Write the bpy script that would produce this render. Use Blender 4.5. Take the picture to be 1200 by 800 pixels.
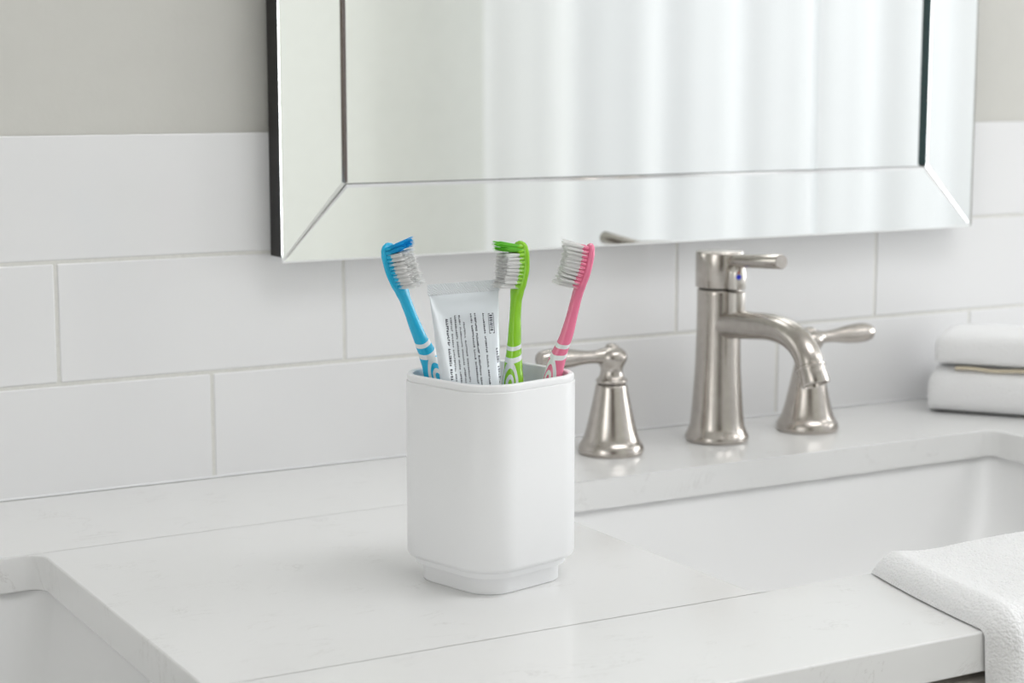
import bpy, bmesh, math, random
from mathutils import Vector, Matrix, noise

for o in list(bpy.data.objects):
    bpy.data.objects.remove(o, do_unlink=True)
SC = bpy.context.scene
COL = SC.collection
PI = math.pi
R = math.radians

# ------------------------------------------------------------------ camera
cam = bpy.data.cameras.new('camera')
cam.sensor_width = 36.0
cam.lens = 2135.0 / 1200.0 * 36.0
cam.clip_start = 0.02
cam.clip_end = 60
cam.dof.use_dof = True
cam.dof.focus_distance = 1.02
cam.dof.aperture_fstop = 10.5
co = bpy.data.objects.new('camera', cam)
co.location = (0.0, -1.2, 0.27744)
co.rotation_euler = (R(90 - 8.13), 0, R(-29.70))
COL.objects.link(co)
SC.camera = co

# ------------------------------------------------------------------ world, exposure, big lights
SC.view_settings.view_transform = 'Standard'
SC.view_settings.look = 'None'
SC.view_settings.gamma = 1.0
SC.view_settings.use_curve_mapping = False
SC.view_settings.exposure = -0.46
w = bpy.data.worlds.new('daylight')
SC.world = w
w.use_nodes = True
w.node_tree.nodes['Background'].inputs[0].default_value = (0.93, 0.97, 1.0, 1)
w.node_tree.nodes['Background'].inputs[1].default_value = 1.0

ROOM = dict(x0=-1.5, x1=3.95, y0=-2.6, y1=0.006, z0=-0.87, z1=1.55)
WIN = dict(x0=2.2, x1=3.7, z0=-0.45, z1=1.35)
ADDED_WIN3 = dict(y0=-1.9, y1=-0.35, z0=-0.45, z1=1.3)        # added unseen window in the right wall, lights the scene from the right
ADDED_WIN2 = dict(y0=-2.2, y1=-0.9, z0=0.0, z1=1.2)        # added unseen window in the left wall, lets extra light in

def area(name, loc, rot, sx, sy, power, col=(1, 1, 1)):
    l = bpy.data.lights.new(name, 'AREA')
    l.shape = 'RECTANGLE'
    l.size, l.size_y, l.energy, l.color = sx, sy, power, col
    o = bpy.data.objects.new(name, l)
    o.location = loc
    o.rotation_euler = rot
    COL.objects.link(o)
    return o
# daylight just outside the curtained window (front wall); fill lamps outside the two added windows
area('daylight_behind_curtain', (2.95, -2.95, 0.5), (R(90), 0, 0), 1.9, 2.0, 3.3, (0.97, 0.98, 1.0))
area('fill_left_added_window', (-1.75, -1.55, 0.6), (R(90), 0, R(-90)), 1.3, 1.2, 20, (1.0, 0.99, 0.97))
area('fill_right_added_window', (4.22, -1.12, 0.45), (R(90), 0, R(90)), 1.5, 1.8, 87, (0.97, 0.985, 1.0))
CEIL_EMIT = 7.2

# ------------------------------------------------------------------ helpers
def tag(o, label=None, cat=None, group=None, kind=None):
    if label: o['label'] = label
    if cat: o['category'] = cat
    if group: o['group'] = group
    if kind: o['kind'] = kind
    return o

def wloc(o):
    v = Vector((0, 0, 0))
    while o is not None:
        v = v + Vector(o.location)
        o = o.parent
    return v

def empty(name, loc, label, cat, group=None):
    o = bpy.data.objects.new(name, None)
    o.location = loc
    o.empty_display_size = 0.02
    COL.objects.link(o)
    return tag(o, label, cat, group)

def obj(name, bm, m, parent=None, origin=None, smooth=True, bev=0, seg=2, sharp=40):
    """bm is in world coordinates; one mesh object."""
    off = wloc(parent) if parent else Vector(origin or (0, 0, 0))
    bmesh.ops.recalc_face_normals(bm, faces=bm.faces)
    bmesh.ops.translate(bm, verts=bm.verts, vec=-off)
    me = bpy.data.meshes.new(name)
    bm.to_mesh(me)
    bm.free()
    for mm in (m if isinstance(m, (list, tuple)) else [m]):
        me.materials.append(mm)
    if smooth:
        for p in me.polygons: p.use_smooth = True
        try: me.set_sharp_from_angle(angle=R(sharp))
        except Exception: pass
    o = bpy.data.objects.new(name, me)
    COL.objects.link(o)
    if parent: o.parent = parent
    elif origin: o.location = origin
    if bev:
        b = o.modifiers.new('bevel', 'BEVEL')
        b.width = bev; b.segments = seg; b.limit_method = 'ANGLE'; b.angle_limit = R(35)
        b.harden_normals = smooth
    return o

def NB(): return bmesh.new()

def box(bm, x0, x1, y0, y1, z0, z1):
    v = [bm.verts.new((x, y, z)) for x in (x0, x1) for y in (y0, y1) for z in (z0, z1)]
    for f in ((0, 1, 3, 2), (4, 6, 7, 5), (0, 4, 5, 1), (2, 3, 7, 6), (0, 2, 6, 4), (1, 5, 7, 3)):
        bm.faces.new([v[i] for i in f])
    return v

def loft(bm, rings, cap0=True, cap1=True, closed=True, uv=None, vs=None):
    R_ = [[bm.verts.new(p) for p in r] for r in rings]
    n = len(R_[0])
    lay = bm.loops.layers.uv.new('UVMap') if uv else None
    for a in range(len(R_) - 1):
        for i in range(n if closed else n - 1):
            j = (i + 1) % n
            f = bm.faces.new((R_[a][i], R_[a][j], R_[a + 1][j], R_[a + 1][i]))
            if lay:
                us = (i / n, (i + 1) / n, (i + 1) / n, i / n)
                vv = (vs[a], vs[a], vs[a + 1], vs[a + 1])
                for l, u_, v_ in zip(f.loops, us, vv): l[lay].uv = (u_, v_)
    if cap0: bm.faces.new(list(reversed(R_[0])))
    if cap1: bm.faces.new(R_[-1])
    return R_

def lathe(bm, prof, cx, cy, cz=0, n=64, axis=None):
    """prof: list of (z, r); closed with caps. axis: optional (origin, dir) for other directions."""
    rings = []
    if axis:
        o_, d_ = Vector(axis[0]), Vector(axis[1]).normalized()
        u_ = d_.orthogonal().normalized(); v_ = d_.cross(u_)
        for z, r in prof:
            r = max(r, 1e-5)
            rings.append([o_ + d_ * z + (u_ * math.cos(t) + v_ * math.sin(t)) * r for t in [2 * PI * i / n for i in range(n)]])
    else:
        for z, r in prof:
            r = max(r, 1e-5)
            rings.append([Vector((cx + r * math.cos(t), cy + r * math.sin(t), cz + z)) for t in [2 * PI * i / n for i in range(n)]])
    loft(bm, rings)

def catmull(pts, n):
    """pts: list of tuples; returns n samples per segment of a Catmull-Rom curve."""
    P = [Vector(p) for p in pts]
    P = [P[0] * 2 - P[1]] + P + [P[-1] * 2 - P[-2]]
    out = []
    for i in range(1, len(P) - 2):
        a, b, c, d = P[i - 1:i + 3]
        for k in range(n):
            t = k / n
            out.append(0.5 * ((2 * b) + (c - a) * t + (2 * a - 5 * b + 4 * c - d) * t * t + (3 * b - a - 3 * c + d) * t ** 3))
    out.append(P[-2])
    return out

def interp(tab, x):
    if x <= tab[0][0]: return tab[0][1]
    for (a, va), (b, vb) in zip(tab, tab[1:]):
        if x <= b:
            t = (x - a) / (b - a)
            t = t * t * (3 - 2 * t)
            return va + (vb - va) * t
    return tab[-1][1]

def smooth_prof(pts, n=5):
    return [(p.x, max(p.y, 0)) for p in catmull([(a, b, 0) for a, b in pts], n)]

def rrect(cx, cy, hx, hy, r, rot=0.0, z=0.0, k=10):
    """rounded rectangle ring"""
    out = []
    for q, (sx, sy) in enumerate(((1, 1), (-1, 1), (-1, -1), (1, -1))):
        for i in range(k + 1):
            a = q * PI / 2 + (PI / 2) * i / k
            x = sx * (hx - r) + r * math.cos(a)
            y = sy * (hy - r) + r * math.sin(a)
            out.append(Vector((cx + x * math.cos(rot) - y * math.sin(rot), cy + x * math.sin(rot) + y * math.cos(rot), z)))
    return out

# ------------------------------------------------------------------ materials
def mat(name, col, rough=0.5, metal=0.0, spec=0.5, **kw):
    m = bpy.data.materials.new(name)
    m.use_nodes = True
    b = m.node_tree.nodes['Principled BSDF']
    b.inputs['Base Color'].default_value = (*col, 1)
    b.inputs['Roughness'].default_value = rough
    b.inputs['Metallic'].default_value = metal
    b.inputs['Specular IOR Level'].default_value = spec
    for k, v in kw.items():
        b.inputs[k.replace('_', ' ')].default_value = v
    return m

def nodes(m): return m.node_tree.nodes, m.node_tree.links, m.node_tree.nodes['Principled BSDF']

def add_noise(m, scale, c1, c2, detail=4, stretch=None, bump=0, rough=None):
    N, L, b = nodes(m)
    tc = N.new('ShaderNodeTexCoord'); mp = N.new('ShaderNodeMapping')
    if stretch: mp.inputs['Scale'].default_value = stretch
    nz = N.new('ShaderNodeTexNoise'); nz.inputs['Scale'].default_value = scale; nz.inputs['Detail'].default_value = detail
    L.new(tc.outputs['Object'], mp.inputs[0]); L.new(mp.outputs[0], nz.inputs['Vector'])
    if c1:
        cr = N.new('ShaderNodeValToRGB')
        cr.color_ramp.elements[0].position = 0.3; cr.color_ramp.elements[1].position = 0.7
        cr.color_ramp.elements[0].color = (*c1, 1); cr.color_ramp.elements[1].color = (*c2, 1)
        L.new(nz.outputs[0], cr.inputs[0]); L.new(cr.outputs[0], b.inputs['Base Color'])
    if rough:
        mr = N.new('ShaderNodeMapRange'); mr.inputs[3].default_value = rough[0]; mr.inputs[4].default_value = rough[1]
        L.new(nz.outputs[0], mr.inputs[0]); L.new(mr.outputs[0], b.inputs['Roughness'])
    if bump:
        bp = N.new('ShaderNodeBump'); bp.inputs['Strength'].default_value = 1; bp.inputs['Distance'].default_value = bump
        L.new(nz.outputs[0], bp.inputs['Height']); L.new(bp.outputs[0], b.inputs['Normal'])
    return m

M = {}
M['paint'] = add_noise(mat('wall_paint', (0.62, 0.605, 0.55), 0.75, spec=0.3), 60, (0.605, 0.598, 0.562), (0.615, 0.608, 0.572), bump=0.0004)
M['paint2'] = add_noise(mat('room_paint', (0.7, 0.69, 0.64), 0.8, spec=0.2), 30, (0.80, 0.81, 0.775), (0.82, 0.83, 0.795))
M['white_paint'] = add_noise(mat('ceiling_paint', (0.85, 0.85, 0.84), 0.8), 20, (0.84, 0.84, 0.83), (0.86, 0.86, 0.85))
M['floor'] = add_noise(mat('floor_tile', (0.5, 0.49, 0.47), 0.4), 6, (0.5, 0.49, 0.47), (0.6, 0.59, 0.57))
M['tile'] = add_noise(mat('glazed_tile', (0.8, 0.8, 0.8), 0.12), 7, (0.78, 0.78, 0.785), (0.80, 0.80, 0.805), detail=1, bump=0.0006)
M['grout'] = add_noise(mat('grout', (0.6, 0.6, 0.56), 0.9), 300, (0.68, 0.675, 0.64), (0.74, 0.735, 0.70))
M['ceramic'] = mat('sink_ceramic', (0.80, 0.80, 0.80), 0.34)
M['nickel'] = add_noise(mat('brushed_nickel', (0.60, 0.56, 0.51), 0.26, 1.0), 220, (0.47, 0.435, 0.40), (0.53, 0.495, 0.46), stretch=(1, 1, 1), rough=(0.22, 0.28))
M['nickel_flat'] = mat('brushed_nickel_light', (0.66, 0.63, 0.59), 0.3, 1.0)
M['dark_gap'] = mat('dark_gap', (0.05, 0.045, 0.04), 0.6)
M['mirror'] = mat('mirror_silver', (0.93, 0.95, 0.935), 0.01, 1.0)
M['mirror_edge'] = mat('mirror_polished_edge', (0.97, 0.98, 0.99), 0.16, 1.0)
M['mirror_dark'] = mat('mirror_dark_edge', (0.035, 0.07, 0.075), 0.15)
M['mirror_seal'] = mat('mirror_seam_seal', (0.10, 0.075, 0.07), 0.4)
M['black'] = mat('mirror_black_back', (0.006, 0.005, 0.005), 0.45)
M['cup'] = mat('white_satin_plastic', (0.86, 0.865, 0.875), 0.34)
M['blue_dot'] = mat('blue_mark', (0.03, 0.05, 0.65), 0.3)
M['red_dot'] = mat('red_mark', (0.65, 0.03, 0.03), 0.3)
M['ink'] = mat('tube_ink', (0.045, 0.045, 0.07), 0.5)
M['cap'] = mat('tube_cap_plastic', (0.85, 0.86, 0.88), 0.3)
M['cabinet'] = add_noise(mat('vanity_paint', (0.33, 0.31, 0.28), 0.5), 40, (0.52, 0.49, 0.45), (0.55, 0.52, 0.48))
M['wood'] = add_noise(mat('added_door_wood', (0.10, 0.07, 0.05), 0.45), 5, (0.07, 0.05, 0.038), (0.12, 0.085, 0.06), stretch=(8, 8, 1))  # kept dark so the added door shows in the metal reflections
M['hem'] = mat('beige_hem', (0.70, 0.62, 0.47), 0.9)

def quartz():
    m = mat('white_quartz', (0.8, 0.8, 0.8), 0.16, spec=0.55)
    N, L, b = nodes(m)
    tc = N.new('ShaderNodeTexCoord')
    mp = N.new('ShaderNodeMapping'); mp.inputs['Rotation'].default_value = (0, 0, R(-35)); mp.inputs['Scale'].default_value = (1, 2.6, 1)
    L.new(tc.outputs['Object'], mp.inputs[0])
    n1 = N.new('ShaderNodeTexNoise'); n1.inputs['Scale'].default_value = 14; n1.inputs['Detail'].default_value = 9; n1.inputs['Roughness'].default_value = 0.68; n1.inputs['Distortion'].default_value = 0.9
    n2 = N.new('ShaderNodeTexNoise'); n2.inputs['Scale'].default_value = 30; n2.inputs['Detail'].default_value = 3
    L.new(mp.outputs[0], n1.inputs['Vector']); L.new(tc.outputs['Object'], n2.inputs['Vector'])
    a = N.new('ShaderNodeMath'); a.operation = 'SUBTRACT'; a.inputs[1].default_value = 0.5; L.new(n1.outputs[0], a.inputs[0])
    ab = N.new('ShaderNodeMath'); ab.operation = 'ABSOLUTE'; L.new(a.outputs[0], ab.inputs[0])
    r1 = N.new('ShaderNodeMapRange'); r1.inputs[1].default_value = 0.0; r1.inputs[2].default_value = 0.010; r1.inputs[3].default_value = 1; r1.inputs[4].default_value = 0
    L.new(ab.outputs[0], r1.inputs[0])
    r2 = N.new('ShaderNodeMapRange'); r2.inputs[1].default_value = 0.5; r2.inputs[2].default_value = 0.66
    L.new(n2.outputs[0], r2.inputs[0])
    mu = N.new('ShaderNodeMath'); mu.operation = 'MULTIPLY'; L.new(r1.outputs[0], mu.inputs[0]); L.new(r2.outputs[0], mu.inputs[1])
    m2 = N.new('ShaderNodeMath'); m2.operation = 'MULTIPLY'; m2.inputs[1].default_value = 0.42; L.new(mu.outputs[0], m2.inputs[0])
    mx = N.new('ShaderNodeMix'); mx.data_type = 'RGBA'
    mx.inputs[6].default_value = (0.80, 0.80, 0.795, 1); mx.inputs[7].default_value = (0.50, 0.48, 0.46, 1)
    L.new(m2.outputs[0], mx.inputs[0]); L.new(mx.outputs[2], b.inputs['Base Color'])
    return m
M['quartz'] = quartz()

def terry():
    m = mat('white_terry', (0.90, 0.90, 0.905), 1.0, spec=0.1, Sheen_Weight=0.35, Sheen_Roughness=0.6)
    N, L, b = nodes(m)
    tc = N.new('ShaderNodeTexCoord')
    v = N.new('ShaderNodeTexVoronoi'); v.inputs['Scale'].default_value = 620
    n = N.new('ShaderNodeTexNoise'); n.inputs['Scale'].default_value = 900; n.inputs['Detail'].default_value = 3
    L.new(tc.outputs['Object'], v.inputs['Vector']); L.new(tc.outputs['Object'], n.inputs['Vector'])
    ad = N.new('ShaderNodeMath'); ad.operation = 'SUBTRACT'; L.new(n.outputs[0], ad.inputs[0]); L.new(v.outputs['Distance'], ad.inputs[1])
    bp = N.new('ShaderNodeBump'); bp.inputs['Strength'].default_value = 0.8; bp.inputs['Distance'].default_value = 0.0008
    L.new(ad.outputs[0], bp.inputs['Height']); L.new(bp.outputs[0], b.inputs['Normal'])
    return m
M['terry'] = terry()

def curtain_mat():
    m = bpy.data.materials.new('sheer_curtain'); m.use_nodes = True
    N, L = m.node_tree.nodes, m.node_tree.links
    N.remove(N['Principled BSDF']); out = N['Material Output']
    d = N.new('ShaderNodeBsdfDiffuse'); d.inputs[0].default_value = (0.82, 0.825, 0.84, 1)
    t = N.new('ShaderNodeBsdfTranslucent'); t.inputs[0].default_value = (0.93, 0.93, 0.94, 1)
    x = N.new('ShaderNodeMixShader'); x.inputs[0].default_value = 0.55
    L.new(d.outputs[0], x.inputs[1]); L.new(t.outputs[0], x.inputs[2]); L.new(x.outputs[0], out.inputs[0])
    return m
M['curtain'] = curtain_mat()

def emit(name, col, s):
    m = bpy.data.materials.new(name); m.use_nodes = True
    N, L = m.node_tree.nodes, m.node_tree.links
    N.remove(N['Principled BSDF']); e = N.new('ShaderNodeEmission')
    e.inputs[0].default_value = (*col, 1); e.inputs[1].default_value = s
    L.new(e.outputs[0], N['Material Output'].inputs[0])
    return m
M['lamp'] = emit('ceiling_lamp_diffuser', (0.985, 0.99, 1.0), CEIL_EMIT)

def glass_mat():
    m = mat('window_glass', (1, 1, 1), 0.0)
    nodes(m)[2].inputs['Transmission Weight'].default_value = 1.0
    nodes(m)[2].inputs['IOR'].default_value = 1.01
    return m
M['glass'] = glass_mat()

# ------------------------------------------------------------------ room shell
X0, X1, Y0, Y1, Z0, Z1 = (ROOM[k] for k in ('x0', 'x1', 'y0', 'y1', 'z0', 'z1'))
T = 0.12
def structure(name, bm, m, parent=None, **kw):
    o = obj(name, bm, m, parent, smooth=False, **kw)
    if not parent: o['kind'] = 'structure'
    return o

bm = NB(); box(bm, X0 - T, X1 + T, Y1, Y1 + T, Z0, Z1); WB = structure('wall_back', bm, M['paint'])
bm = NB(); box(bm, X0 - T, X1 + T, Y0 - T - .6, Y1 + T, Z0 - T, Z0); structure('floor', bm, M['floor'])
bm = NB(); box(bm, X0 - T, X1 + T, Y0 - T, Y1 + T, Z1, Z1 + T); structure('ceiling', bm, M['white_paint'])
bm = NB()
W3 = ADDED_WIN3
box(bm, X1, X1 + T, Y0 - T, W3['y0'], Z0, Z1); box(bm, X1, X1 + T, W3['y1'], Y1, Z0, Z1)
box(bm, X1, X1 + T, W3['y0'], W3['y1'], Z0, W3['z0']); box(bm, X1, X1 + T, W3['y0'], W3['y1'], W3['z1'], Z1)
structure('wall_right', bm, M['paint2'])
bm = NB()
W2 = ADDED_WIN2
box(bm, X0 - T, X0, Y0 - T, W2['y0'], Z0, Z1); box(bm, X0 - T, X0, W2['y1'], Y1, Z0, Z1)
box(bm, X0 - T, X0, W2['y0'], W2['y1'], Z0, W2['z0']); box(bm, X0 - T, X0, W2['y0'], W2['y1'], W2['z1'], Z1)
structure('wall_left', bm, M['paint2'])
bm = NB()
box(bm, X0, WIN['x0'], Y0 - T, Y0, Z0, Z1); box(bm, WIN['x1'], X1, Y0 - T, Y0, Z0, Z1)
box(bm, WIN['x0'], WIN['x1'], Y0 - T, Y0, Z0, WIN['z0']); box(bm, WIN['x0'], WIN['x1'], Y0 - T, Y0, WIN['z1'], Z1)
structure('wall_front', bm, M['paint2'])
for nm, (x0, x1, y0, y1) in dict(baseboard_front=(X0, X1, Y0, Y0 + .015), baseboard_right=(X1 - .015, X1, Y0 + .015, Y1)).items():
    bm = NB(); box(bm, x0, x1, y0, y1, Z0, Z0 + .1); structure(nm, bm, M['white_paint'], bev=.003)

# window 1 (behind the curtain): frame and pane
def window_frame(name, along, lo, hi, z0, z1, pos):
    bm = NB(); f = .05
    def b(a0, a1, c0, c1):
        if along == 'x': box(bm, a0, a1, pos - .03, pos + .03, c0, c1)
        else: box(bm, pos - .03, pos + .03, a0, a1, c0, c1)
    b(lo, hi, z0, z0 + f); b(lo, hi, z1 - f, z1); b(lo, lo + f, z0 + f, z1 - f); b(hi - f, hi, z0 + f, z1 - f)
    mid = (lo + hi) / 2; b(mid - f / 2, mid + f / 2, z0 + f, z1 - f)
    return structure(name, bm, M['white_paint'])
w1 = window_frame('window_1', 'x', WIN['x0'], WIN['x1'], WIN['z0'], WIN['z1'], Y0 - T / 2)
w2 = window_frame('added_window_2', 'y', W2['y0'], W2['y1'], W2['z0'], W2['z1'], X0 - T / 2)  # made-up opening, added to let light in from the left

w3 = window_frame('added_window_3', 'y', W3['y0'], W3['y1'], W3['z0'], W3['z1'], X1 + T / 2)  # made-up opening, added for directional light from the right

# added dark wooden door, unseen, makes dark streaks in the nickel's reflections
bm = NB(); box(bm, -1.0, .10, Y0, Y0 + .04, Z0, 1.2)
D1 = structure('added_door_1', bm, M['wood'], bev=.004)
for (a, b_, c, d) in ((-.88, -.50, -.7, -.05), (-.40, -.02, -.7, -.05), (-.88, -.50, .1, 1.08), (-.40, -.02, .1, 1.08)):
    bm = NB(); box(bm, a, b_, Y0 + .04, Y0 + .052, c, d); obj('added_door_panel', bm, M['wood'], D1, smooth=False, bev=.006)

# backsplash of large white tiles, fixed to wall_back
ZR = [(0.0005, 0.0755), (0.0755, 0.158), (0.158, 0.242)]
JO = [[-.1887, .0190, .2267 - .0, .4423, .6520, .9398, 1.1548, 1.362, 1.570, 1.778],
      [-.0811, .1266, .3343, .5443, .8369, 1.0444, 1.252, 1.459, 1.667, 1.875],
      [-.1887, .0190, .2267, .56, .77, .98, 1.262, 1.470, 1.677, 1.885]]
JO[0][2] = .2346
G = .0011
bm = NB()
for (z0, z1), js in zip(ZR, JO):
    for a, b_ in zip(js, js[1:]):
        box(bm, a + G, b_ - G, 0.0, 0.0055, z0 + (G if z0 > .01 else 0), z1 - (G if z1 < .24 else 0))
tiles = obj('tile_cladding', bm, M['tile'], WB, smooth=True, bev=.0012, seg=3)
bm = NB(); box(bm, -.1887, 1.87, 0.0007, 0.0058, 0.0005, 0.2415)
obj('grout', bm, M['grout'], WB, smooth=False)
bm = NB(); box(bm, -.1887, 1.80, -.0012, 0.0004, 0.0002, 0.0016)
obj('caulk', bm, M['cup'], WB, smooth=False, bev=.0004)

# ------------------------------------------------------------------ countertop
def fill_outline(outer, holes, z0, z1):
    bm = NB()
    loops = []
    for ring in [outer] + holes:
        vs = [bm.verts.new((p.x, p.y, z1)) for p in ring]
        es = [bm.edges.new((vs[i], vs[(i + 1) % len(vs)])) for i in range(len(vs))]
        loops += es
    bmesh.ops.triangle_fill(bm, use_beauty=True, use_dissolve=False, edges=loops)
    bmesh.ops.recalc_face_normals(bm, faces=bm.faces)
    ext = bmesh.ops.extrude_face_region(bm, geom=list(bm.faces))
    vv = [g for g in ext['geom'] if isinstance(g, bmesh.types.BMVert)]
    bmesh.ops.translate(bm, verts=vv, vec=(0, 0, z0 - z1))
    return bm
CT = .0195                                             # slab thickness
RS = dict(x0=.596, x1=1.050, y0=-.425, y1=-.1395)      # right cut-out
LS = dict(x0=-.175, x1=.279, y0=-.425, y1=-.1475)      # left cut-out
def ring_of(S, ins=0, r=.011, z=0, k=8):
    return rrect((S['x0'] + S['x1']) / 2, (S['y0'] + S['y1']) / 2, (S['x1'] - S['x0']) / 2 - ins, (S['y1'] - S['y0']) / 2 - ins, r, 0, z, k)
outer = [Vector(p) for p in ((-.60, -.539, 0), (1.80, -.539, 0), (1.80, .0, 0), (-.60, .0, 0))]
bm = fill_outline(outer, [ring_of(RS), ring_of(LS)], -CT - .002, 0)
ctop = obj('countertop', bm, M['quartz'], None, (.6, -.27, 0), smooth=True, bev=.0012, seg=3, sharp=35)
tag(ctop, 'white veined quartz countertop with two undermount sink cut-outs below the tiled wall', 'countertop')

def basin(S, label):
    root = empty('sink_basin', ((S['x0'] + S['x1']) / 2, (S['y0'] + S['y1']) / 2, -.16), label, 'sink', 'undermount sinks set in the quartz countertop')
    prof = [(-.0222, -.022, .02), (-.0222, -.004, .018), (-.0245, -.0035, .018), (-.032, -.001, .021), (-.060, .010, .030),
            (-.095, .026, .042), (-.118, .044, .05), (-.130, .068, .055), (-.134, .100, .03)]
    rings = [ring_of(S, i, r, z, 12) for z, i, r in prof]
    under = [(-.142, .095, .03), (-.138, .060, .06), (-.124, .034, .055), (-.100, .018, .045), (-.060, .000, .035), (-.034, -.012, .03), (-.034, -.022, .02)]
    bm = NB(); loft(bm, rings, cap0=False, cap1=True)
    r2 = [ring_of(S, i, r, z, 12) for z, i, r in under]
    A = loft(bm, r2, cap0=True, cap1=False)
    bmesh.ops.remove_doubles(bm, verts=bm.verts, dist=1e-6)
    bm.edges.ensure_lookup_table()
    be = [e for e in bm.edges if e.is_boundary]
    bmesh.ops.bridge_loops(bm, edges=be)
    obj('bowl', bm, M['ceramic'], root, sharp=60)
    cx, cy = (S['x0'] + S['x1']) / 2, (S['y0'] + S['y1']) / 2
    bm = NB(); lathe(bm, [(-.0005, .0), (-.0005, .03), (.0015, .031), (.002, .028), (.0005, .022), (.0005, .0)], cx, cy, -.1338)
    obj('drain', bm, M['nickel_flat'], root)
    return root
basin(RS, 'white rectangular undermount sink basin in front of the brushed nickel faucet')
basin(LS, 'white rectangular undermount sink basin at the lower left, only its corner showing')

# vanity cabinet below the slab
van = empty('vanity_cabinet', (.6, -.26, Z0), 'taupe vanity cabinet under the white quartz countertop', 'cabinet')
bm = NB()
zb, zt = Z0 + .08, -CT - .0022
for a, b_ in ((-.58, -.56), (.42, .44), (1.76, 1.78)): box(bm, a, b_, -.515, -.004, zb, zt)
box(bm, -.56, .42, -.02, -.004, zb, zt); box(bm, .44, 1.76, -.02, -.004, zb, zt)
box(bm, -.56, .42, -.515, -.0205, zb, zb + .02); box(bm, .44, 1.76, -.515, -.0205, zb, zb + .02)
box(bm, -.56, .42, -.515, -.495, zt - .05, zt); box(bm, .44, 1.76, -.515, -.495, zt - .05, zt)
box(bm, -.56, 1.76, -.46, -.03, Z0, zb)
obj('carcass', bm, M['cabinet'], van, smooth=False)
for i in range(5):
    a = -.578 + i * .4712
    bm = NB(); box(bm, a + .002, a + .4692, -.533, -.5155, zb, zt - .006)
    d = obj('door', bm, M['cabinet'], van, smooth=False, bev=.002)
    bm = NB(); lathe(bm, [(0, .006), (.012, .005), (.016, .011), (.024, .012), (.027, .008)], 0, 0, axis=((a + (.43 if i % 2 == 0 else .04), -.533, -.42), (0, -1, 0)), n=24)
    obj('knob', bm, M['nickel'], d)

# ------------------------------------------------------------------ mirror
MX0, MX1, MZ0, MZ1 = .4876, 1.1335, .1515, .93
IX0, IX1, IZ0, IZ1 = .5375, 1.0785, .2055, .875
MY, MC = -.0208, -.0165
mir = empty('wall_mirror', ((MX0 + MX1) / 2, 0.0, MZ0), 'large wall mirror with mirrored frame strips and black side edges above the tiles', 'mirror')
bm = NB(); box(bm, MX0 + .0004, MX1 - .0004, -.0155, -.0002, MZ0 + .0040, MZ1)
for q in ((MX0 + .0004, MX0 + .03, MZ0 + .004, MZ1), (MX1 - .03, MX1 - .0004, MZ0 + .004, MZ1), (MX0 + .03, MX1 - .03, MZ1 - .03, MZ1)):
    box(bm, q[0], q[1], -.0195, -.0155, q[2], q[3])
# upper part rests against the painted wall, which sits a little behind the tiles
box(bm, MX0 + .03, MX1 - .03, -.0004, .0055, .2425, MZ1 - .03)
obj('backing', bm, M['black'], mir, smooth=False)
bm = NB(); box(bm, MX0 + .0006, MX1 - .0006, -.0195, -.0002, MZ0 + .0002, MZ0 + .0040)
obj('bottom_rail', bm, M['mirror_edge'], mir, smooth=False)
def strip(pts, tilt=0.0):
    """pts: quad in xz (outer a, outer b, inner b, inner a); front face at MY with small bevel"""
    bm = NB()
    c = Vector((sum(p[0] for p in pts) / 4, sum(p[1] for p in pts) / 4))
    f = [bm.verts.new((x, MY, z)) for x, z in pts]
    b_ = [bm.verts.new((x, -.0196, z)) for x, z in pts]
    bm.faces.new(f); bm.faces.new(list(reversed(b_)))
    for i in range(4):
        j = (i + 1) % 4
        bm.faces.new((f[i], b_[i], b_[j], f[j]))
    return bm
g = .0003
quads = [[(MX0, MZ0), (MX1, MZ0), (IX1, IZ0), (IX0, IZ0)],
         [(MX1, MZ0), (MX1, MZ1), (IX1, IZ1), (IX1, IZ0)],
         [(MX1, MZ1), (MX0, MZ1), (IX0, IZ1), (IX1, IZ1)],
         [(MX0, MZ1), (MX0, MZ0), (IX0, IZ0), (IX0, IZ1)]]
def shrink(q, g):
    cx = sum(p[0] for p in q) / 4; cz = sum(p[1] for p in q) / 4
    return [(x + (g if x < cx else -g), z + (g if z < cz else -g)) for x, z in q]
for q in quads:
    q = shrink(q, g)
    bm = strip(q)
    bmesh.ops.recalc_face_normals(bm, faces=bm.faces); bm.normal_update()
    fs = [f for f in bm.faces if all(abs(v.co.y - MY) < 1e-6 for v in f.verts)]
    res = bmesh.ops.inset_individual(bm, faces=fs, thickness=.0026, depth=0)
    for f in bm.faces: f.material_index = 1
    for f in fs: f.material_index = 0
    for v in fs[0].verts: v.co.y = MY + .0009
    obj('frame_panel', bm, [M['mirror'], M['mirror_edge']], mir, smooth=False)
bm = NB(); box(bm, IX0 + .0001, IX1 - .0001, MC, -.0156, IZ0 + .0001, IZ1 - .0001)
# the centre pane sits in a pocket: front face in mirror silver
cp = obj('centre_panel', bm, M['mirror'], mir, smooth=False)
bm = NB()
box(bm, IX1 - .0008, IX1 + .0006, MY - .0002, MC - .0001, IZ0 + .001, IZ1)      # dark glass edge, right of the centre pane
obj('glass_edge', bm, M['mirror_dark'], mir, smooth=False)
bm = NB()
box(bm, IX0 - .0006, IX0 + .0008, MY - .0009, MC - .0001, IZ0 + .001, IZ1)
obj('seam_strip', bm, M['mirror_seal'], mir, smooth=False)

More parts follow.
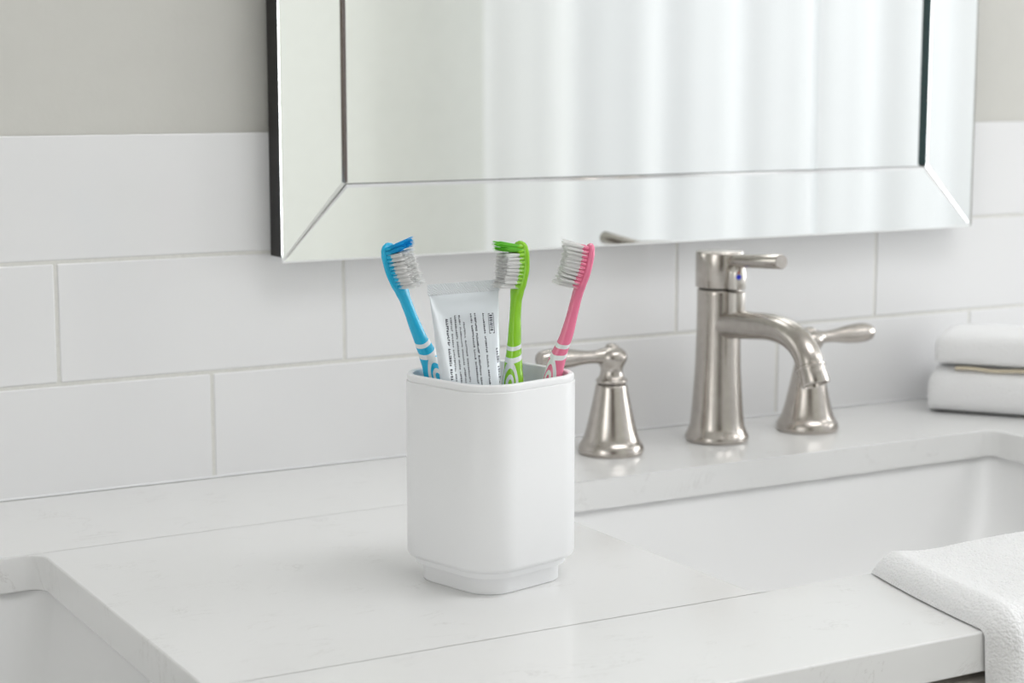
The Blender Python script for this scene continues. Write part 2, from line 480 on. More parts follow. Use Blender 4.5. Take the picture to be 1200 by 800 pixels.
# ------------------------------------------------------------------ faucet
FX, FY = .8324, -.0637
fc = empty('faucet', (FX, FY, 0), 'tall brushed nickel single-post faucet with curved spout behind the right sink', 'faucet')
prof = smooth_prof([(.0, .0238), (.0016, .0247), (.0045, .0245), (.0080, .0228), (.0125, .0213), (.022, .0202), (.035, .0192), (.0575, .0178), (.083, .0172), (.100, .0170), (.1183, .0170)], 6)
bm = NB(); lathe(bm, [(0, .0)] + prof + [(.1187, .0166), (.1187, 0)], FX, FY, .0001, 96)
obj('body', bm, M['nickel'], fc, sharp=50)
bm = NB(); lathe(bm, [(.1186, 0), (.1186, .0152), (.1208, .0152), (.1208, 0)], FX, FY, 0, 64)
obj('gap_ring', bm, M['dark_gap'], fc)
bm = NB(); lathe(bm, [(.1205, 0), (.1205, .0178), (.1211, .0183), (.1465, .0183), (.1477, .0179), (.1482, .0172), (.1484, 0)], FX, FY, 0, 96)
cap = obj('handle_cap', bm, M['nickel'], fc, sharp=50)
# rounded boss on the front carrying the temperature mark
bm = NB()
def vcyl(bm, cx, cy, r, z0, z1, dome=0.0):
    pr = [(z0, 0), (z0, r * .93), (z0 + .0008, r), (z1 - dome, r)]
    if dome:
        for k in range(1, 9):
            a = k / 8 * PI / 2
            pr.append((z1 - dome + dome * math.sin(a), max(r * math.cos(a), 1e-4)))
    else: pr += [(z1 - .0008, r), (z1, r * .93), (z1, 0)]
    lathe(bm, pr, cx, cy, 0, 40)
vcyl(bm, FX, FY - .0225, .0071, .1207, .1395, .0075)
obj('boss', bm, M['nickel_flat'], cap, sharp=50)
bm = NB(); vcyl(bm, FX, FY - .0225, .0067, .0955, .1186)
obj('front_boss', bm, M['nickel_flat'], fc, sharp=50)
def disc_on(bm, c, d, r, t):
    lathe(bm, [(0, 0), (0, r), (t, r * .9), (t, 0)], 0, 0, axis=(c, d), n=24)
nd = Vector((-.42, -.907, 0)).normalized()
cb = Vector((FX, FY - .0225, 0))
bm = NB(); disc_on(bm, cb + nd * .0063 + Vector((0, 0, .1305)), nd, .0022, .0008)
obj('cold_mark', bm, M['blue_dot'], cap)
bm = NB(); disc_on(bm, cb + nd * .0063 + Vector((0, 0, .1338)), nd, .0008, .0007)
obj('hot_mark', bm, M['red_dot'], cap)
bm = NB()
a0 = Vector((FX, FY - .010, .1412)); a1 = Vector((FX, -.1405, .1462))
ld = (a1 - a0); Lh = ld.length
lathe(bm, [(0, 0), (0, .0052), (Lh * .5, .0052), (Lh - .001, .0056), (Lh, .0051), (Lh, 0)], 0, 0, axis=(a0, ld), n=48)
obj('lever', bm, M['nickel'], fc, sharp=50)
# spout: tube swept along -y and down
sp = catmull([(FX, FY - .004, .0915), (FX, -.085, .0932), (FX, -.1057, .0948), (FX, -.128, .0962), (FX, -.147, .0948), (FX, -.1625, .0893), (FX, -.1722, .0808), (FX, -.1765, .0725)], 10)
rings = []
for i, p in enumerate(sp):
    t = (sp[min(i + 1, len(sp) - 1)] - sp[max(i - 1, 0)]).normalized()
    x = Vector((1, 0, 0)); n_ = x.cross(t).normalized()
    s = i / (len(sp) - 1)
    r = .0112 - .0012 * min(s * 2.5, 1) + .0002 * s + (.003 * max(0, 1 - s * 7) ** 2)
    rings.append([p + (x * math.cos(a) + n_ * math.sin(a)) * r for a in [2 * PI * k / 48 for k in range(48)]])
bm = NB(); loft(bm, rings)
obj('spout', bm, M['nickel'], fc, sharp=50)
dd = (sp[-1] - sp[-3]).normalized()
bm = NB()
lathe(bm, [(-.0016, 0), (-.0016, .0104), (-.0010, .0113), (.0006, .0113), (.0012, .0106), (.0035, .0104), (.0122, .0112), (.0132, .0108), (.0132, .0088), (.0110, .0084), (.0110, 0)], 0, 0, axis=(sp[-1], dd), n=64)
obj('aerator', bm, M['nickel'], fc, sharp=40)

def side_handle(HX, HY, sgn, label):
    root = empty('lever_tap', (HX, HY, 0), label, 'tap', 'lever taps beside the faucet')
    pr = smooth_prof([(0, .0240), (.0018, .0248), (.0045, .0247), (.0075, .0236), (.0100, .0218), (.014, .0202), (.022, .0180), (.032, .0158), (.042, .0136), (.0520, .0118)], 6)
    bm = NB(); lathe(bm, [(0, 0)] + pr + [(.0524, .0114), (.0524, 0)], HX, HY, .0001, 80)
    obj('base', bm, M['nickel'], root, sharp=50)
    bm = NB(); lathe(bm, [(.0523, 0), (.0523, .0104), (.0535, .0104), (.0535, 0)], HX, HY, 0, 48)
    obj('gap_ring', bm, M['dark_gap'], root)
    pr = smooth_prof([(.0534, .0110), (.0548, .0118), (.0562, .0114), (.0580, .0096), (.0620, .0084), (.0655, .0088), (.0685, .0104), (.0715, .0116), (.0745, .0116), (.0775, .0100), (.0795, .0070), (.0806, .0050), (.0822, .0042), (.0832, .0020)], 5)
    bm = NB(); lathe(bm, [(.0533, 0)] + pr + [(.0834, 0)], HX, HY, 0, 64)
    obj('hub', bm, M['nickel'], root, sharp=50)
    o_ = Vector((HX - sgn * .002, HY, .0738)); d_ = Vector((sgn, 0, .02))
    pr = smooth_prof([(0, .0075), (.008, .0066), (.015, .0052), (.022, .0049), (.030, .0056), (.040, .0071), (.050, .0079), (.058, .0078), (.0625, .0068), (.0645, .0062)], 6)
    bm = NB(); lathe(bm, [(0, 0)] + pr + [(.0652, .0055), (.0652, 0)], 0, 0, axis=(o_, d_), n=48)
    obj('lever', bm, M['nickel'], root, sharp=50)
    return root
side_handle(.7337, -.0645, -1, 'brushed nickel lever tap left of the spout, its lever pointing left behind the cup')
side_handle(.9207, -.0653, 1, 'brushed nickel lever tap right of the spout, its lever pointing right')

# ------------------------------------------------------------------ toothbrush holder
VR = Vector((.874, -.485, 0)); VF = Vector((.485, .874, 0))    # sideways and away from where one stands
CC = Vector((.4860, -.3238, 0))
CR = R(14.5)
def cr(off, z, r=None):
    h = .0397 + off
    return rrect(CC.x, CC.y, h, h, r if r is not None else max(.022 + off * .72, .004), CR, z, 12)
holder = empty('toothbrush_holder', CC, 'white satin square tumbler with rounded corners and narrower foot on the countertop', 'toothbrush holder')
prof = [(.0003, -.0095), (.0, -.0086), (.0006, -.0080), (.0100, -.0079), (.0116, -.0074), (.0126, -.0060), (.0130, -.0045), (.0136, -.0024), (.0148, -.0008), (.0166, 0), (.060, 0), (.1128, 0), (.1132, -.0004),
        (.1132, -.0030), (.0100, -.0045)]
bm = NB()
rings = [cr(o, z) for z, o in prof]
loft(bm, rings, cap0=True, cap1=True)
obj('body', bm, M['cup'], holder, sharp=30)
prof = [(.1128, -.0032), (.1133, -.0007), (.1150, -.0004), (.1165, -.0006), (.1172, -.0014), (.1172, -.0026), (.1166, -.0034), (.1140, -.0038), (.0115, -.0050)]
bm = NB()
rings = [cr(o, z) for z, o in prof]
loft(bm, rings, cap0=False, cap1=True)
rb = obj('rim_liner', bm, M['cup'], holder, sharp=30)

# ------------------------------------------------------------------ toothbrushes
def P3(lat, fwd, z): return CC + VR * lat + VF * fwd + Vector((0, 0, z))

def math_node(N, L, op, a, b=None):
    n = N.new('ShaderNodeMath'); n.operation = op
    for i, q in enumerate((a, b)):
        if q is None: continue
        if isinstance(q, (int, float)): n.inputs[i].default_value = q
        else: L.new(q, n.inputs[i])
    return n.outputs[0]

def handle_mat(name, col, dark, s0, centre):
    """plastic handle with pale rubber inlay bands; v is the length from the tip in metres, u runs around"""
    m = mat(name, col, 0.25, spec=0.5, Coat_Weight=0.15)
    N, L, b = nodes(m)
    b.inputs['Subsurface Weight'].default_value = 0.12
    b.inputs['Subsurface Radius'].default_value = (.003, .003, .003)
    uv = N.new('ShaderNodeUVMap'); uv.uv_map = 'UVMap'
    sx = N.new('ShaderNodeSeparateXYZ'); L.new(uv.outputs[0], sx.inputs[0])
    u, v = sx.outputs[0], sx.outputs[1]
    d = math_node(N, L, 'SUBTRACT', u, centre)
    d = math_node(N, L, 'WRAP', d); N[d.node.name].inputs[1].default_value = 0.5; N[d.node.name].inputs[2].default_value = -0.5
    lat = math_node(N, L, 'MULTIPLY', d, .040)                      # metres sideways on the handle
    l2 = math_node(N, L, 'MULTIPLY', lat, lat)
    def band(c, h, k):
        q = math_node(N, L, 'ADD', v, math_node(N, L, 'MULTIPLY', l2, k))
        q = math_node(N, L, 'ABSOLUTE', math_node(N, L, 'SUBTRACT', q, s0 + c))
        return math_node(N, L, 'LESS_THAN', q, h)
    def ringm(c, r, h, sq=1.6):
        dv = math_node(N, L, 'DIVIDE', math_node(N, L, 'SUBTRACT', v, s0 + c), sq)
        rr = math_node(N, L, 'SQRT', math_node(N, L, 'ADD', l2, math_node(N, L, 'MULTIPLY', dv, dv)))
        return math_node(N, L, 'LESS_THAN', math_node(N, L, 'ABSOLUTE', math_node(N, L, 'SUBTRACT', rr, r)), h)
    mk = band(0, .0012, 18)
    for q in (band(.0066, .0014, 22), ringm(.0185, .0052, .0010, 1.9), ringm(.0185, .0022, .0008, 1.6), ringm(.030, .0024, .0008, 1.6), ringm(.040, .006, .001, 1.6)):
        mk = math_node(N, L, 'MAXIMUM', mk, q)
    mx = N.new('ShaderNodeMix'); mx.data_type = 'RGBA'
    mx.inputs[6].default_value = (*col, 1); mx.inputs[7].default_value = (0.80, 0.83, 0.84, 1)
    L.new(mk, mx.inputs[0]); L.new(mx.outputs[2], b.inputs['Base Color'])
    bp = N.new('ShaderNodeBump'); bp.inputs['Strength'].default_value = 0.6; bp.inputs['Distance'].default_value = 0.0003
    L.new(mk, bp.inputs['Height']); L.new(bp.outputs[0], b.inputs['Normal'])
    return m

def bristle_mat(name, col):
    m = mat(name, col, 0.4, spec=0.3)
    N, L, b = nodes(m)
    t = N.new('ShaderNodeBsdfTranslucent'); t.inputs[0].default_value = (*col, 1)
    x = N.new('ShaderNodeMixShader'); x.inputs[0].default_value = 0.5
    L.new(b.outputs[0], x.inputs[1]); L.new(t.outputs[0], x.inputs[2]); L.new(x.outputs[0], N['Material Output'].inputs[0])
    return m
M['bristle'] = bristle_mat('white_bristle', (0.97, 0.97, 0.965))

def toothbrush(label, spine, bdir, hmat, tipmat, rootmat, seed, tips, wide=1.0):
    rnd = random.Random(seed)
    root = empty('toothbrush', P3(*spine[-1]), label, 'toothbrush', 'toothbrushes standing in the white holder')
    pts = catmull([tuple(P3(*p)) for p in spine], 24)
    # resample by arc length
    cum = [0]
    for a, b_ in zip(pts, pts[1:]): cum.append(cum[-1] + (b_ - a).length)
    Ltot = cum[-1]
    def at(s):
        s = min(max(s, 0), Ltot - 1e-6)
        lo = 0
        while cum[lo + 1] < s: lo += 1
        t = (s - cum[lo]) / (cum[lo + 1] - cum[lo])
        return pts[lo].lerp(pts[lo + 1], t)
    Bd = (VR * bdir[0] + VF * bdir[1] + Vector((0, 0, bdir[2] if len(bdir) > 2 else 0))).normalized()
    def frame(s):
        t = (at(s + .002) - at(s - .002)).normalized()          # pointing down the handle
        b_ = (Bd - t * Bd.dot(t)).normalized()
        return at(s), t, b_, t.cross(b_)
    HW = [(0, .0010), (.0010, .0036), (.0030, .0054), (.007, .0063), (.016, .0064), (.023, .0058), (.028, .0044), (.034, .0031), (.042, .0029), (.052, .0033), (.062, .0041), (.070, .0052), (.078, .0062), (.088, .0067), (.105, .0066), (.13, .0056), (.16, .0054), (.175, .0052), (.18, .002)]
    HT = [(0, .0008), (.0015, .0018), (.006, .0024), (.022, .0024), (.028, .0027), (.036, .0029), (.055, .0035), (.070, .0046), (.085, .0056), (.105, .0054), (.13, .0045), (.17, .0042), (.18, .0015)]
    n = 48
    S = [0, .0004, .0008, .0014, .002] + [.002 + (Ltot - .002) * i / 170 for i in range(1, 171)]
    rings, vs = [], []
    for s in S:
        p, t, b_, w_ = frame(s)
        k = s / Ltot * .18
        k = s if s < .11 else .11 + (s - .11) * (.07 / max(Ltot - .11, .01))
        hw, ht = interp(HW, k) * (wide if k > .06 else 1), interp(HT, k)
        rg = []
        for i in range(n):
            a = 2 * PI * i / n
            c, d_ = math.cos(a), math.sin(a)
            e = .8
            rg.append(p + b_ * (ht * math.copysign(abs(c) ** e, c)) + w_ * (hw * math.copysign(abs(d_) ** e, d_)))
        rings.append(rg); vs.append(s)
    bm = NB(); loft(bm, rings, uv=True, vs=vs)
    obj('handle', bm, hmat, root, sharp=70)
    # tufts of bristles: 4 across, 11 along the head
    bw, bc, br = NB(), NB(), NB()
    rows = 11
    for i in range(rows):
        s = .0028 + i * .00225
        p, t, b_, w_ = frame(s)
        across = 4 if 1 <= i <= rows - 2 else 3
        hw = interp(HW, s) * .82
        for j in range(across):
            q = (j - (across - 1) / 2) * (2 * hw / (across - .2))
            base = p + w_ * q + b_ * .0020
            ln = .0125 + (.0010 if i in (0, rows - 1) else 0) - .0006 * ((j + i) % 2) + (.001 if i < 2 else 0)
            lean = t * ((i - 5) * .0002) + w_ * (q * .10)
            if i < tips: lean = lean - t * .0016
            coloured = i < tips
            # root collar
            lathe(br, [(0, 0), (0, .00118), (.0030, .00112), (.0038, .0006), (.0038, 0)], 0, 0, axis=(base, b_), n=8)
            axis_ = b_ * ln + lean + w_ * 0
            lathe(bc if coloured else bw, [(0, .00085), (ln * .55, .00098), (ln * .8, .00092), (ln * .93, .0006), (ln * .985, .0002)], 0, 0, axis=(base, axis_), n=8)
            for f in range(12):
                a = rnd.uniform(0, 2 * PI); r0 = .00095 * math.sqrt(rnd.uniform(.4, 1))
                off = (w_ * math.cos(a) + t * math.sin(a)) * r0
                tip = base + off * 1.5 + b_ * (ln + rnd.uniform(-.0007, .0006)) + lean + w_ * rnd.gauss(0, .00012) + t * rnd.gauss(0, .00012)
                o0 = base + off
                dr = tip - o0
                lathe(bc if coloured else bw, [(0, .00015), (dr.length * .9, .00014), (dr.length, .00006)], 0, 0, axis=(o0, dr), n=5)
    h = obj('bristles', bw, M['bristle'], root); h['kind'] = 'stuff'
    if tips:
        h = obj('tip_bristles', bc, tipmat, root); h['kind'] = 'stuff'; h['label'] = 'coloured tip bristles'
    else: bc.free()
    h = obj('bristle_roots', br, rootmat, root); h['kind'] = 'stuff'
    return root

BLUE, GREEN, PINK = (.010, .46, .74), (.28, .64, .02), (.84, .20, .34)
for k, c in (('b', BLUE), ('g', GREEN), ('p', PINK)):
    M['plain_' + k] = mat('plastic_' + dict(b='blue', g='green', p='pink')[k], c, .3, Subsurface_Weight=.2)
    nodes(M['plain_' + k])[2].inputs['Subsurface Radius'].default_value = (.002, .002, .002)
M['tip_b'] = bristle_mat('blue_bristle', (.03, .60, .92)); M['tip_g'] = bristle_mat('green_bristle', (.30, .80, .10)); M['tip_p'] = bristle_mat('pink_bristle', (.90, .25, .40))
M['hb'] = handle_mat('blue_handle', BLUE, BLUE, .061, .07)
M['hg'] = handle_mat('green_handle', GREEN, GREEN, .060, .93)
M['hp'] = handle_mat('pink_handle', PINK, PINK, .060, .90)
toothbrush('blue toothbrush leaning left in the holder, white bristles facing right',
           [(-.0572, .002, .1890), (-.0535, .003, .1745), (-.0485, .004, .1605), (-.0405, .006, .1385), (-.0315, .008, .1161), (-.020, .012, .070), (-.012, .014, .0165)],
           (.78, -.62, .05), M['hb'], M['tip_b'], M['plain_b'], 3, 2, 1.08)
toothbrush('green toothbrush standing upright between the tube and the pink toothbrush',
           [(.0165, -.002, .1905), (.0168, -.002, .176), (.0143, -.003, .1585), (.0132, -.003, .134), (.0125, -.004, .113), (.012, -.002, .065), (.012, .0, .0165)],
           (-.76, -.65, .05), M['hg'], M['tip_g'], M['plain_g'], 5, 2, .95)
toothbrush('pink toothbrush leaning right in the holder, white bristles facing left',
           [(.0560, .004, .1885), (.0530, .004, .174), (.0485, .004, .1605), (.0430, .004, .139), (.0355, .005, .116), (.029, .008, .070), (.0235, .012, .0165)],
           (-.97, -.22, .02), M['hp'], M['tip_p'], M['plain_p'], 7, 0, .95)

# ------------------------------------------------------------------ toothpaste tube
def tube():
    Tt, Bb = P3(-.0150, -.008, .1685), P3(-.0035, -.024, .0135)
    A = (Tt - Bb).normalized()
    Xd = (VR * math.cos(R(4)) + VF * math.sin(R(4))); Xd = (Xd - A * Xd.dot(A)).normalized()
    Nn = Xd.cross(A)
    Lt = (Tt - Bb).length
    root = empty('toothpaste_tube', Bb, 'pale silver toothpaste tube, crimped end up, with small printed lines, beside the blue toothbrush', 'toothpaste tube')
    m = mat('tube_laminate', (0.76, 0.81, 0.85), 0.3, 0.15)
    mc = mat('tube_crimp', (0.74, 0.78, 0.81), 0.35, 0.15)
    N, L, b = nodes(mc)
    tc = N.new('ShaderNodeTexCoord'); mp = N.new('ShaderNodeMapping'); mp.inputs['Rotation'].default_value = (0, R(-5), R(29))
    wv = N.new('ShaderNodeTexWave'); wv.inputs['Scale'].default_value = 420; wv.inputs['Distortion'].default_value = 6.0; wv.inputs['Detail'].default_value = 0
    wv.bands_direction = 'DIAGONAL'
    L.new(tc.outputs['Object'], mp.inputs[0]); L.new(mp.outputs[0], wv.inputs['Vector'])
    bp = N.new('ShaderNodeBump'); bp.inputs['Strength'].default_value = 1; bp.inputs['Distance'].default_value = .0002
    L.new(wv.outputs[0], bp.inputs['Height']); L.new(bp.outputs[0], b.inputs['Normal'])
    HWt = [(0, .0194), (.0062, .0192), (.008, .0188), (.030, .0178), (.055, .0166), (.10, .0150), (.132, .0132)]
    HTt = [(0, .00055), (.0062, .00060), (.0085, .0016), (.020, .0042), (.035, .0064), (.055, .0084), (.10, .0115), (.132, .0130)]
    def surf(x, t):
        hw, ht = interp(HWt, t), interp(HTt, t)
        q = max(0, 1 - (x / hw) ** 2)
        return Tt - A * t + Xd * x + Nn * (ht * q ** .5)
    n = 64
    def ringt(t, hw, ht, p=1.0):
        out = []
        for i in range(n):
            a = 2 * PI * i / n
            out.append(Tt - A * t + Xd * (hw * math.cos(a)) + Nn * (ht * math.copysign(abs(math.sin(a)) ** p, math.sin(a))))
        return out
    bm = NB()
    ts = [.0060 + (.132 - .0060) * (i / 60) ** 1.1 for i in range(61)]
    rings = [ringt(t, interp(HWt, t), interp(HTt, t)) for t in ts]
    rings += [ringt(.135, .0115, .0115), ringt(.137, .0085, .0085), ringt(.1395, .0065, .0065)]
    loft(bm, rings); obj('tube_body', bm, m, root, sharp=60)
    bm = NB()
    rows = []
    for t in [0, .0003, .002, .004, .0060, .0063]:
        hw = .0197 - (.0002 if t in (0, .0063) else 0); ht = .00075 if 0 < t < .0063 else .00045
        pts = [(-hw, -ht), (-hw + .0003, -ht), (hw - .0003, -ht), (hw, -ht), (hw, ht), (hw - .0003, ht), (-hw + .0003, ht), (-hw, ht)]
        rows.append([Tt - A * t + Xd * x + Nn * y for x, y in pts])
    loft(bm, rows); cmp_ = obj('crimp', bm, mc, root, smooth=False)
    bm = NB(); o_ = Tt - A * .1385
    lathe(bm, [(0, 0), (0, .0105), (.0015, .0115), (.0152, .0118), (.0162, .0112), (.0165, 0)], 0, 0, axis=(o_, -A), n=40)
    obj('cap', bm, M['cap'], root)
    # printing: columns of tiny glyphs running down the tube
    bm = NB()
    rnd = random.Random(11)
    def mark(x0, x1, t0, t1):
        c = [(x0, t0), (x1, t0), (x1, t1), (x0, t1)]
        v = [bm.verts.new(surf(x, t) + Nn * .00012) for x, t in c]
        bm.faces.new(v)
    def column(x0, t0, x1, t1, h, pitch, bold=.72):
        Ln = t1 - t0; k = int(Ln / pitch); run = 0; word = rnd.randint(5, 12)
        for i in range(k):
            run += 1
            if run > word: run = 0; word = rnd.randint(5, 12); continue
            t = t0 + i * pitch; x = x0 + (x1 - x0) * (i / k)
            g = pitch * bold * rnd.uniform(.8, 1.1); kind = rnd.randint(0, 4)
            hh = h * rnd.choice((1, 1, .75))
            s_ = g * .42
            if kind == 0: mark(x, x + hh, t, t + g * .9)
            elif kind == 1: mark(x, x + hh, t, t + s_); mark(x + hh * .55, x + hh, t + s_, t + g)
            elif kind == 2: mark(x, x + hh * .42, t, t + g); mark(x + hh * .62, x + hh, t, t + g)
            elif kind == 3: mark(x, x + hh, t + g * .2, t + g * .75); mark(x, x + hh * .4, t, t + g)
            else: mark(x, x + hh, t, t + s_); mark(x, x + hh * .4, t + s_, t + g)
    q = 1 / 12390.0
    t0 = .0185
    for xa, xb, ts_, h, pt, bo in ((-140, -132, .0195, .00125, .00125, .85), (-109, -101, .0190, .0008, .0011, .75), (-80, -68, .0180, .00085, .0011, .8), (-52, -36, .0180, .0008, .0011, .8), (-24, -8, .0220, .0008, .0011, .72),
                               (28, 44, .0175, .00085, .0011, .8), (55, 68, .0175, .0009, .0011, .85), (112, 124, .0178, .00085, .00115, .78)):
        column(xa * q, ts_, xb * q, .068, h, pt, bo)
    column(188 * q, .0375, 196 * q, .068, .00125, .0014, .8)
    # boxed bar block
    x0, x1, ta, tb = 150 * q, 187 * q, .0182, .0292
    e = .00022
    mark(x0, x0 + e, ta, tb); mark(x1 - e, x1, ta, tb); mark(x0, x0 + .001, ta, ta + e * 1.5); mark(x1 - .001, x1, ta, ta + e * 1.5)
    mark(x0, x0 + .001, tb - e * 1.5, tb); mark(x1 - .001, x1, tb - e * 1.5, tb)
    t = ta + .0009
    while t < tb - .0012:
        g = rnd.choice((.0004, .0007)); mark(x0 + .0006, x1 - .0007, t, t + g); t += g + .00055
    obj('printed_text', bm, M['ink'], root, smooth=False)
tube()

# ------------------------------------------------------------------ towels
def folded_towel(label, z0, h, A0, ln, wd, ang, seed, hem=False):
    """flat folded towel: rounded fold on the near long side, layered edge on the far side"""
    u = Vector((math.cos(ang), math.sin(ang), 0)); v = Vector((-u.y, u.x, 0))
    root = empty('folded_towel', Vector(A0) + u * ln / 2 + v * wd / 2 + Vector((0, 0, z0)), label, 'towel', 'folded white towels stacked at the wall')
    def rings_for(zb, zt, inset, v0, v1, r):
        # cross-section in (v, z): rounded; swept along u with rounded ends
        rings = []
        nu = 60
        for i in range(nu + 1):
            s = i / nu * ln
            endr = .012
            k = 1.0
            dd_ = min(s, ln - s)
            if dd_ < endr: k = math.sqrt(max(0.0, 1 - (1 - dd_ / endr) ** 2)) * .25 + .75 if dd_ > 0 else .75
            hz = (zt - zb) / 2 * k; zc = zb + (zt - zb) / 2 * k
            a0, a1 = v0 + inset + (1 - k) * .006, v1 - inset
            rg = []
            hv = (a1 - a0) / 2; cv = (a0 + a1) / 2
            for j in range(44):
                t = 2 * PI * j / 44
                c, s_ = math.cos(t), math.sin(t)
                vv = cv + hv * math.copysign(abs(c) ** .35, c); zz = zc + hz * math.copysign(abs(s_) ** .55, s_)
                p = Vector(A0) + u * s + v * vv + Vector((0, 0, z0 + zz))
                nz = noise.noise(p * 28 + Vector((seed, 0, 0))) * .0011 * (0 if zz < .004 else 1)
                rg.append(p + Vector((0, 0, nz)) + v * nz)
            rings.append(rg)
        return rings
    bm = NB(); loft(bm, rings_for(0.0006, h * .5, 0, 0, wd, .01)); loft(bm, rings_for(h * .47, h, .0006, .0004, wd, .01))
    bm2 = NB(); loft(bm2, rings_for(.0006, h, 0, 0, wd, .01))
    bm.free()
    obj('towel_body', bm2, M['terry'], root, sharp=80)
    bm = NB(); 
    loft(bm, [[p + v * .0008 for p in r] for r in rings_for(h * .38, h * .62, -.0012, wd * .5, wd, .01)])
    obj('inner_fold', bm, M['terry'], root, sharp=80)
    if hem:
        bm = NB()
        pts = [Vector(A0) + u * (.022 + (ln - .05) * i / 30) + v * .0035 + Vector((0, 0, z0 + h - .0008 + .0006 * math.sin(i))) for i in range(31)]
        rg = [[p + v * (- .0006 + .0015 * math.cos(t)) + Vector((0, 0, .0015 * math.sin(t))) for t in [2 * PI * k / 10 for k in range(10)]] for p in pts]
        loft(bm, rg); obj('hem', bm, M['hem'], root)['label'] = 'beige hem edge'
    return root
AT = Vector((1.0545, -.0580, 0)); ang = math.atan2(-.0633, .0476)
folded_towel('thicker folded white towel at the bottom of the stack by the tiled wall', .0003, .0400, AT, .26, .088, ang, 1, True)
folded_towel('thinner folded white towel on top of the stack by the tiled wall', .0406, .0292, AT + Vector((.0018, -.0050, 0)), .25, .082, ang, 5)

def hand_towel():
    root_loc = (.80, -.48, 0)
    th = .0125
    ye, rr = -.5405, .0045
    # underside path (y, z, ny, nz)
    path = []
    yb = -.4262
    step = .0011
    y = yb
    while y > ye + rr: path.append((y, .0008, 0, 1)); y -= step
    k = 10
    for i in range(k + 1):
        a = PI / 2 * i / k
        path.append((ye + rr - rr * math.sin(a), .0008 - rr + rr * math.cos(a), -math.sin(a), math.cos(a)))
    z = .0008 - rr - step
    while z > -.30: path.append((ye, z, -1, 0)); z -= step * 1.6
    nx = 300; xr = 1.06
    bm = NB()
    cum = [0]
    for a, b_ in zip(path, path[1:]): cum.append(cum[-1] + math.hypot(a[0] - b_[0], a[1] - b_[1]))
    up, lo = [], []
    for j, (y, z, ny, nz) in enumerate(path):
        s = cum[j]
        flat = .112
        if s < flat:
            f = s / flat
            xl = .6765 + (.6530 - .6765) * f - .0020 * math.sin(PI * f)
        else: xl = .6530 + .002 * (1 - math.exp(-(s - flat) / .05)) + .0016 * math.sin((s - flat) * 40) * min(1, (s - flat) / .05)
        hang = min(1, max(0, (s - flat) / .06))
        ru, rl = [], []
        for i in range(nx + 1):
            g_ = i / nx
            dx = (xr - xl) * (g_ ** 1.25)
            x = xl + dx
            Rr = .0125
            e1 = math.sqrt(max(0, 1 - (1 - min(dx / Rr, 1)) ** 2))
            e2 = math.sqrt(max(0, 1 - (1 - min(s / .011, 1)) ** 2))
            er = math.sqrt(max(0, 1 - (1 - min((xr - x) / Rr, 1)) ** 2))
            t = th * min(e1, 1) * e2 * er
            t *= 1 + .10 * math.exp(-((dx - .011) / .008) ** 2) - .10 * math.exp(-((dx - .040) / .02) ** 2)
            t += hang * e1 * (.0022 * math.sin(dx * 260 + 1.2) * math.exp(-dx / .06) + .004 * math.sin(dx * 45 + .5) ** 2 + .0015)
            t += e1 * e2 * .0016 * noise.noise(Vector((x * 14, s * 12, 3.1)))
            ru_ = Vector((x, y + ny * t, z + nz * t))
            fz = (noise.noise(Vector((x * 800, s * 800, 0))) * .00045 + noise.noise(Vector((x * 1500, s * 1500, 7))) * .00020 + noise.noise(Vector((x * 170, s * 170, 2))) * .0003) * min(1, t / .002)
            ru_ = ru_ + Vector((fz * .5 * (1 - e1) * -1, ny * fz, nz * fz))
            ru.append(ru_)
            rl.append(Vector((x, y, z)))
        up.append([bm.verts.new(p) for p in ru]); lo.append([bm.verts.new(p) for p in rl])
    for A_, fl in ((up, False), (lo, True)):
        for a in range(len(A_) - 1):
            for i in range(nx):
                q = (A_[a][i], A_[a][i + 1], A_[a + 1][i + 1], A_[a + 1][i])
                bm.faces.new(q if not fl else tuple(reversed(q)))
    J = len(up) - 1
    for i in range(nx):
        bm.faces.new((up[J][i], up[J][i + 1], lo[J][i + 1], lo[J][i])); bm.faces.new((up[0][i + 1], up[0][i], lo[0][i], lo[0][i + 1]))
    for a in range(J):
        bm.faces.new((up[a][0], up[a + 1][0], lo[a + 1][0], lo[a][0])); bm.faces.new((up[a + 1][nx], up[a][nx], lo[a][nx], lo[a + 1][nx]))
    o = obj('hand_towel', bm, M['terry'], None, root_loc, sharp=180)
    tag(o, 'white terry hand towel draped over the front edge of the countertop by the right sink', 'towel')
hand_towel()

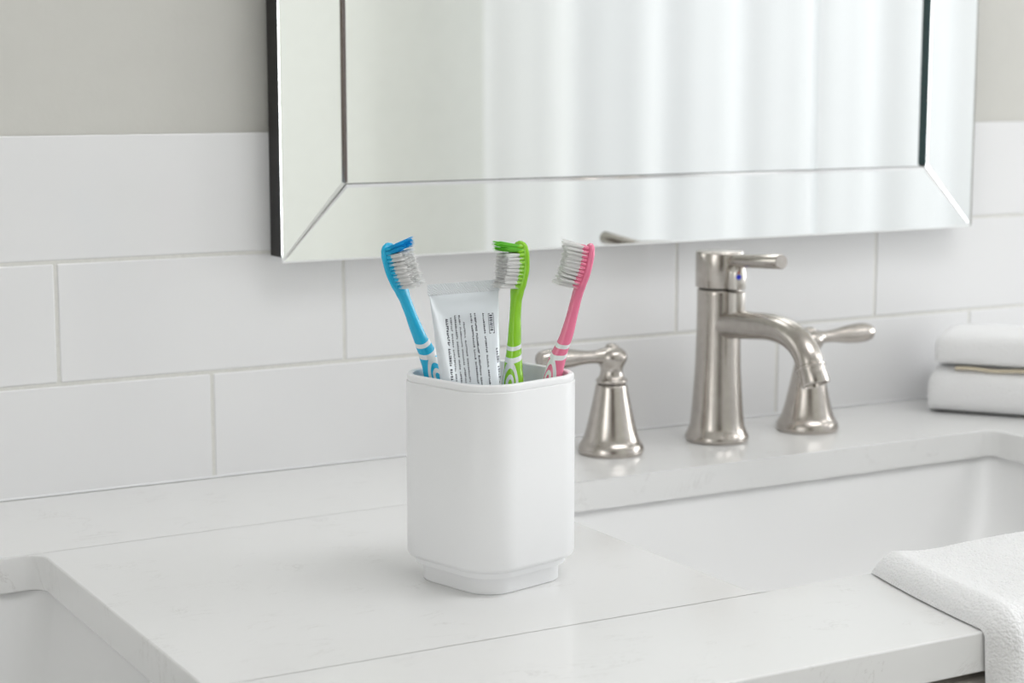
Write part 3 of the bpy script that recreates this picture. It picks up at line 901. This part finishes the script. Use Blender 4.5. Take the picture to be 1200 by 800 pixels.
# ------------------------------------------------------------------ curtain, rod, ceiling lights
def curtain(x0, x1, label, seed):
    bm = NB(); yc = Y0 + .16
    n = int((x1 - x0) / .012); rings = []
    zs = [Z0 + .02 + (1.38 - Z0 - .02) * i / 8 for i in range(9)]
    def yy(x, z):
        q = x * 2 * PI
        f = .014 * math.sin(q / .235 + seed) + .005 * math.sin(q / .121 + 2 * seed) + .012 * math.sin(q / .53 + seed * 3)
        return yc + f
    front = [[Vector((x0 + (x1 - x0) * i / n, yy(x0 + (x1 - x0) * i / n, z) + .0008, z)) for i in range(n + 1)] for z in zs]
    V = [[bm.verts.new(p) for p in r] for r in front]
    for a in range(len(V) - 1):
        for i in range(n): bm.faces.new((V[a][i], V[a][i + 1], V[a + 1][i + 1], V[a + 1][i]))
    o = obj('curtain', bm, M['curtain'], None, ((x0 + x1) / 2, yc, Z0 + .02), sharp=180)
    tag(o, label, 'curtain', 'sheer white curtains in front of the bathroom window')
    return o
curtain(1.985, 2.93, 'left sheer white curtain panel seen as a pale reflection in the mirror', 1.0)
curtain(2.945, 3.80, 'right sheer white curtain panel seen as a pale reflection in the mirror', 2.3)
rod = empty('curtain_rod', (2.94, Y0 + .16, 1.40), 'metal curtain rod carrying the sheer white curtains over the window', 'curtain rod')
bm = NB(); lathe(bm, [(0, 0), (0, .012), (1.86, .012), (1.86, 0)], 0, 0, axis=((2.01, Y0 + .16, 1.395), (1, 0, 0)), n=20); obj('rod', bm, M['nickel'], rod)
for x in (2.03, 3.85):
    bm = NB(); box(bm, x - .01, x + .01, Y0 + .0005, Y0 + .16, 1.385, 1.405); obj('bracket', bm, M['nickel'], rod, smooth=False)

def ceiling_light(x, y, sx, sy, label):
    r_ = empty('ceiling_light', (x, y, Z1), label, 'ceiling light')
    bm = NB()
    for q in ((-sx, sx, -sy - .02, -sy), (-sx, sx, sy, sy + .02), (-sx - .02, -sx, -sy - .02, sy + .02), (sx, sx + .02, -sy - .02, sy + .02)):
        box(bm, x + q[0], x + q[1], y + q[2], y + q[3], Z1 - .03, Z1 - .0005)
    obj('frame', bm, M['white_paint'], r_, smooth=False)
    bm = NB(); box(bm, x - sx + .0005, x + sx - .0005, y - sy + .0005, y + sy - .0005, Z1 - .022, Z1 - .001); obj('diffuser', bm, M['lamp'], r_, smooth=False)
ceiling_light(2.7, -1.7, .45, .3, 'added unseen white framed square ceiling light nearer the curtained window')  # extra lamp, added to raise the general light of the room
ceiling_light(1.0, -1.0, .6, .3, 'white framed square ceiling light above the vanity')
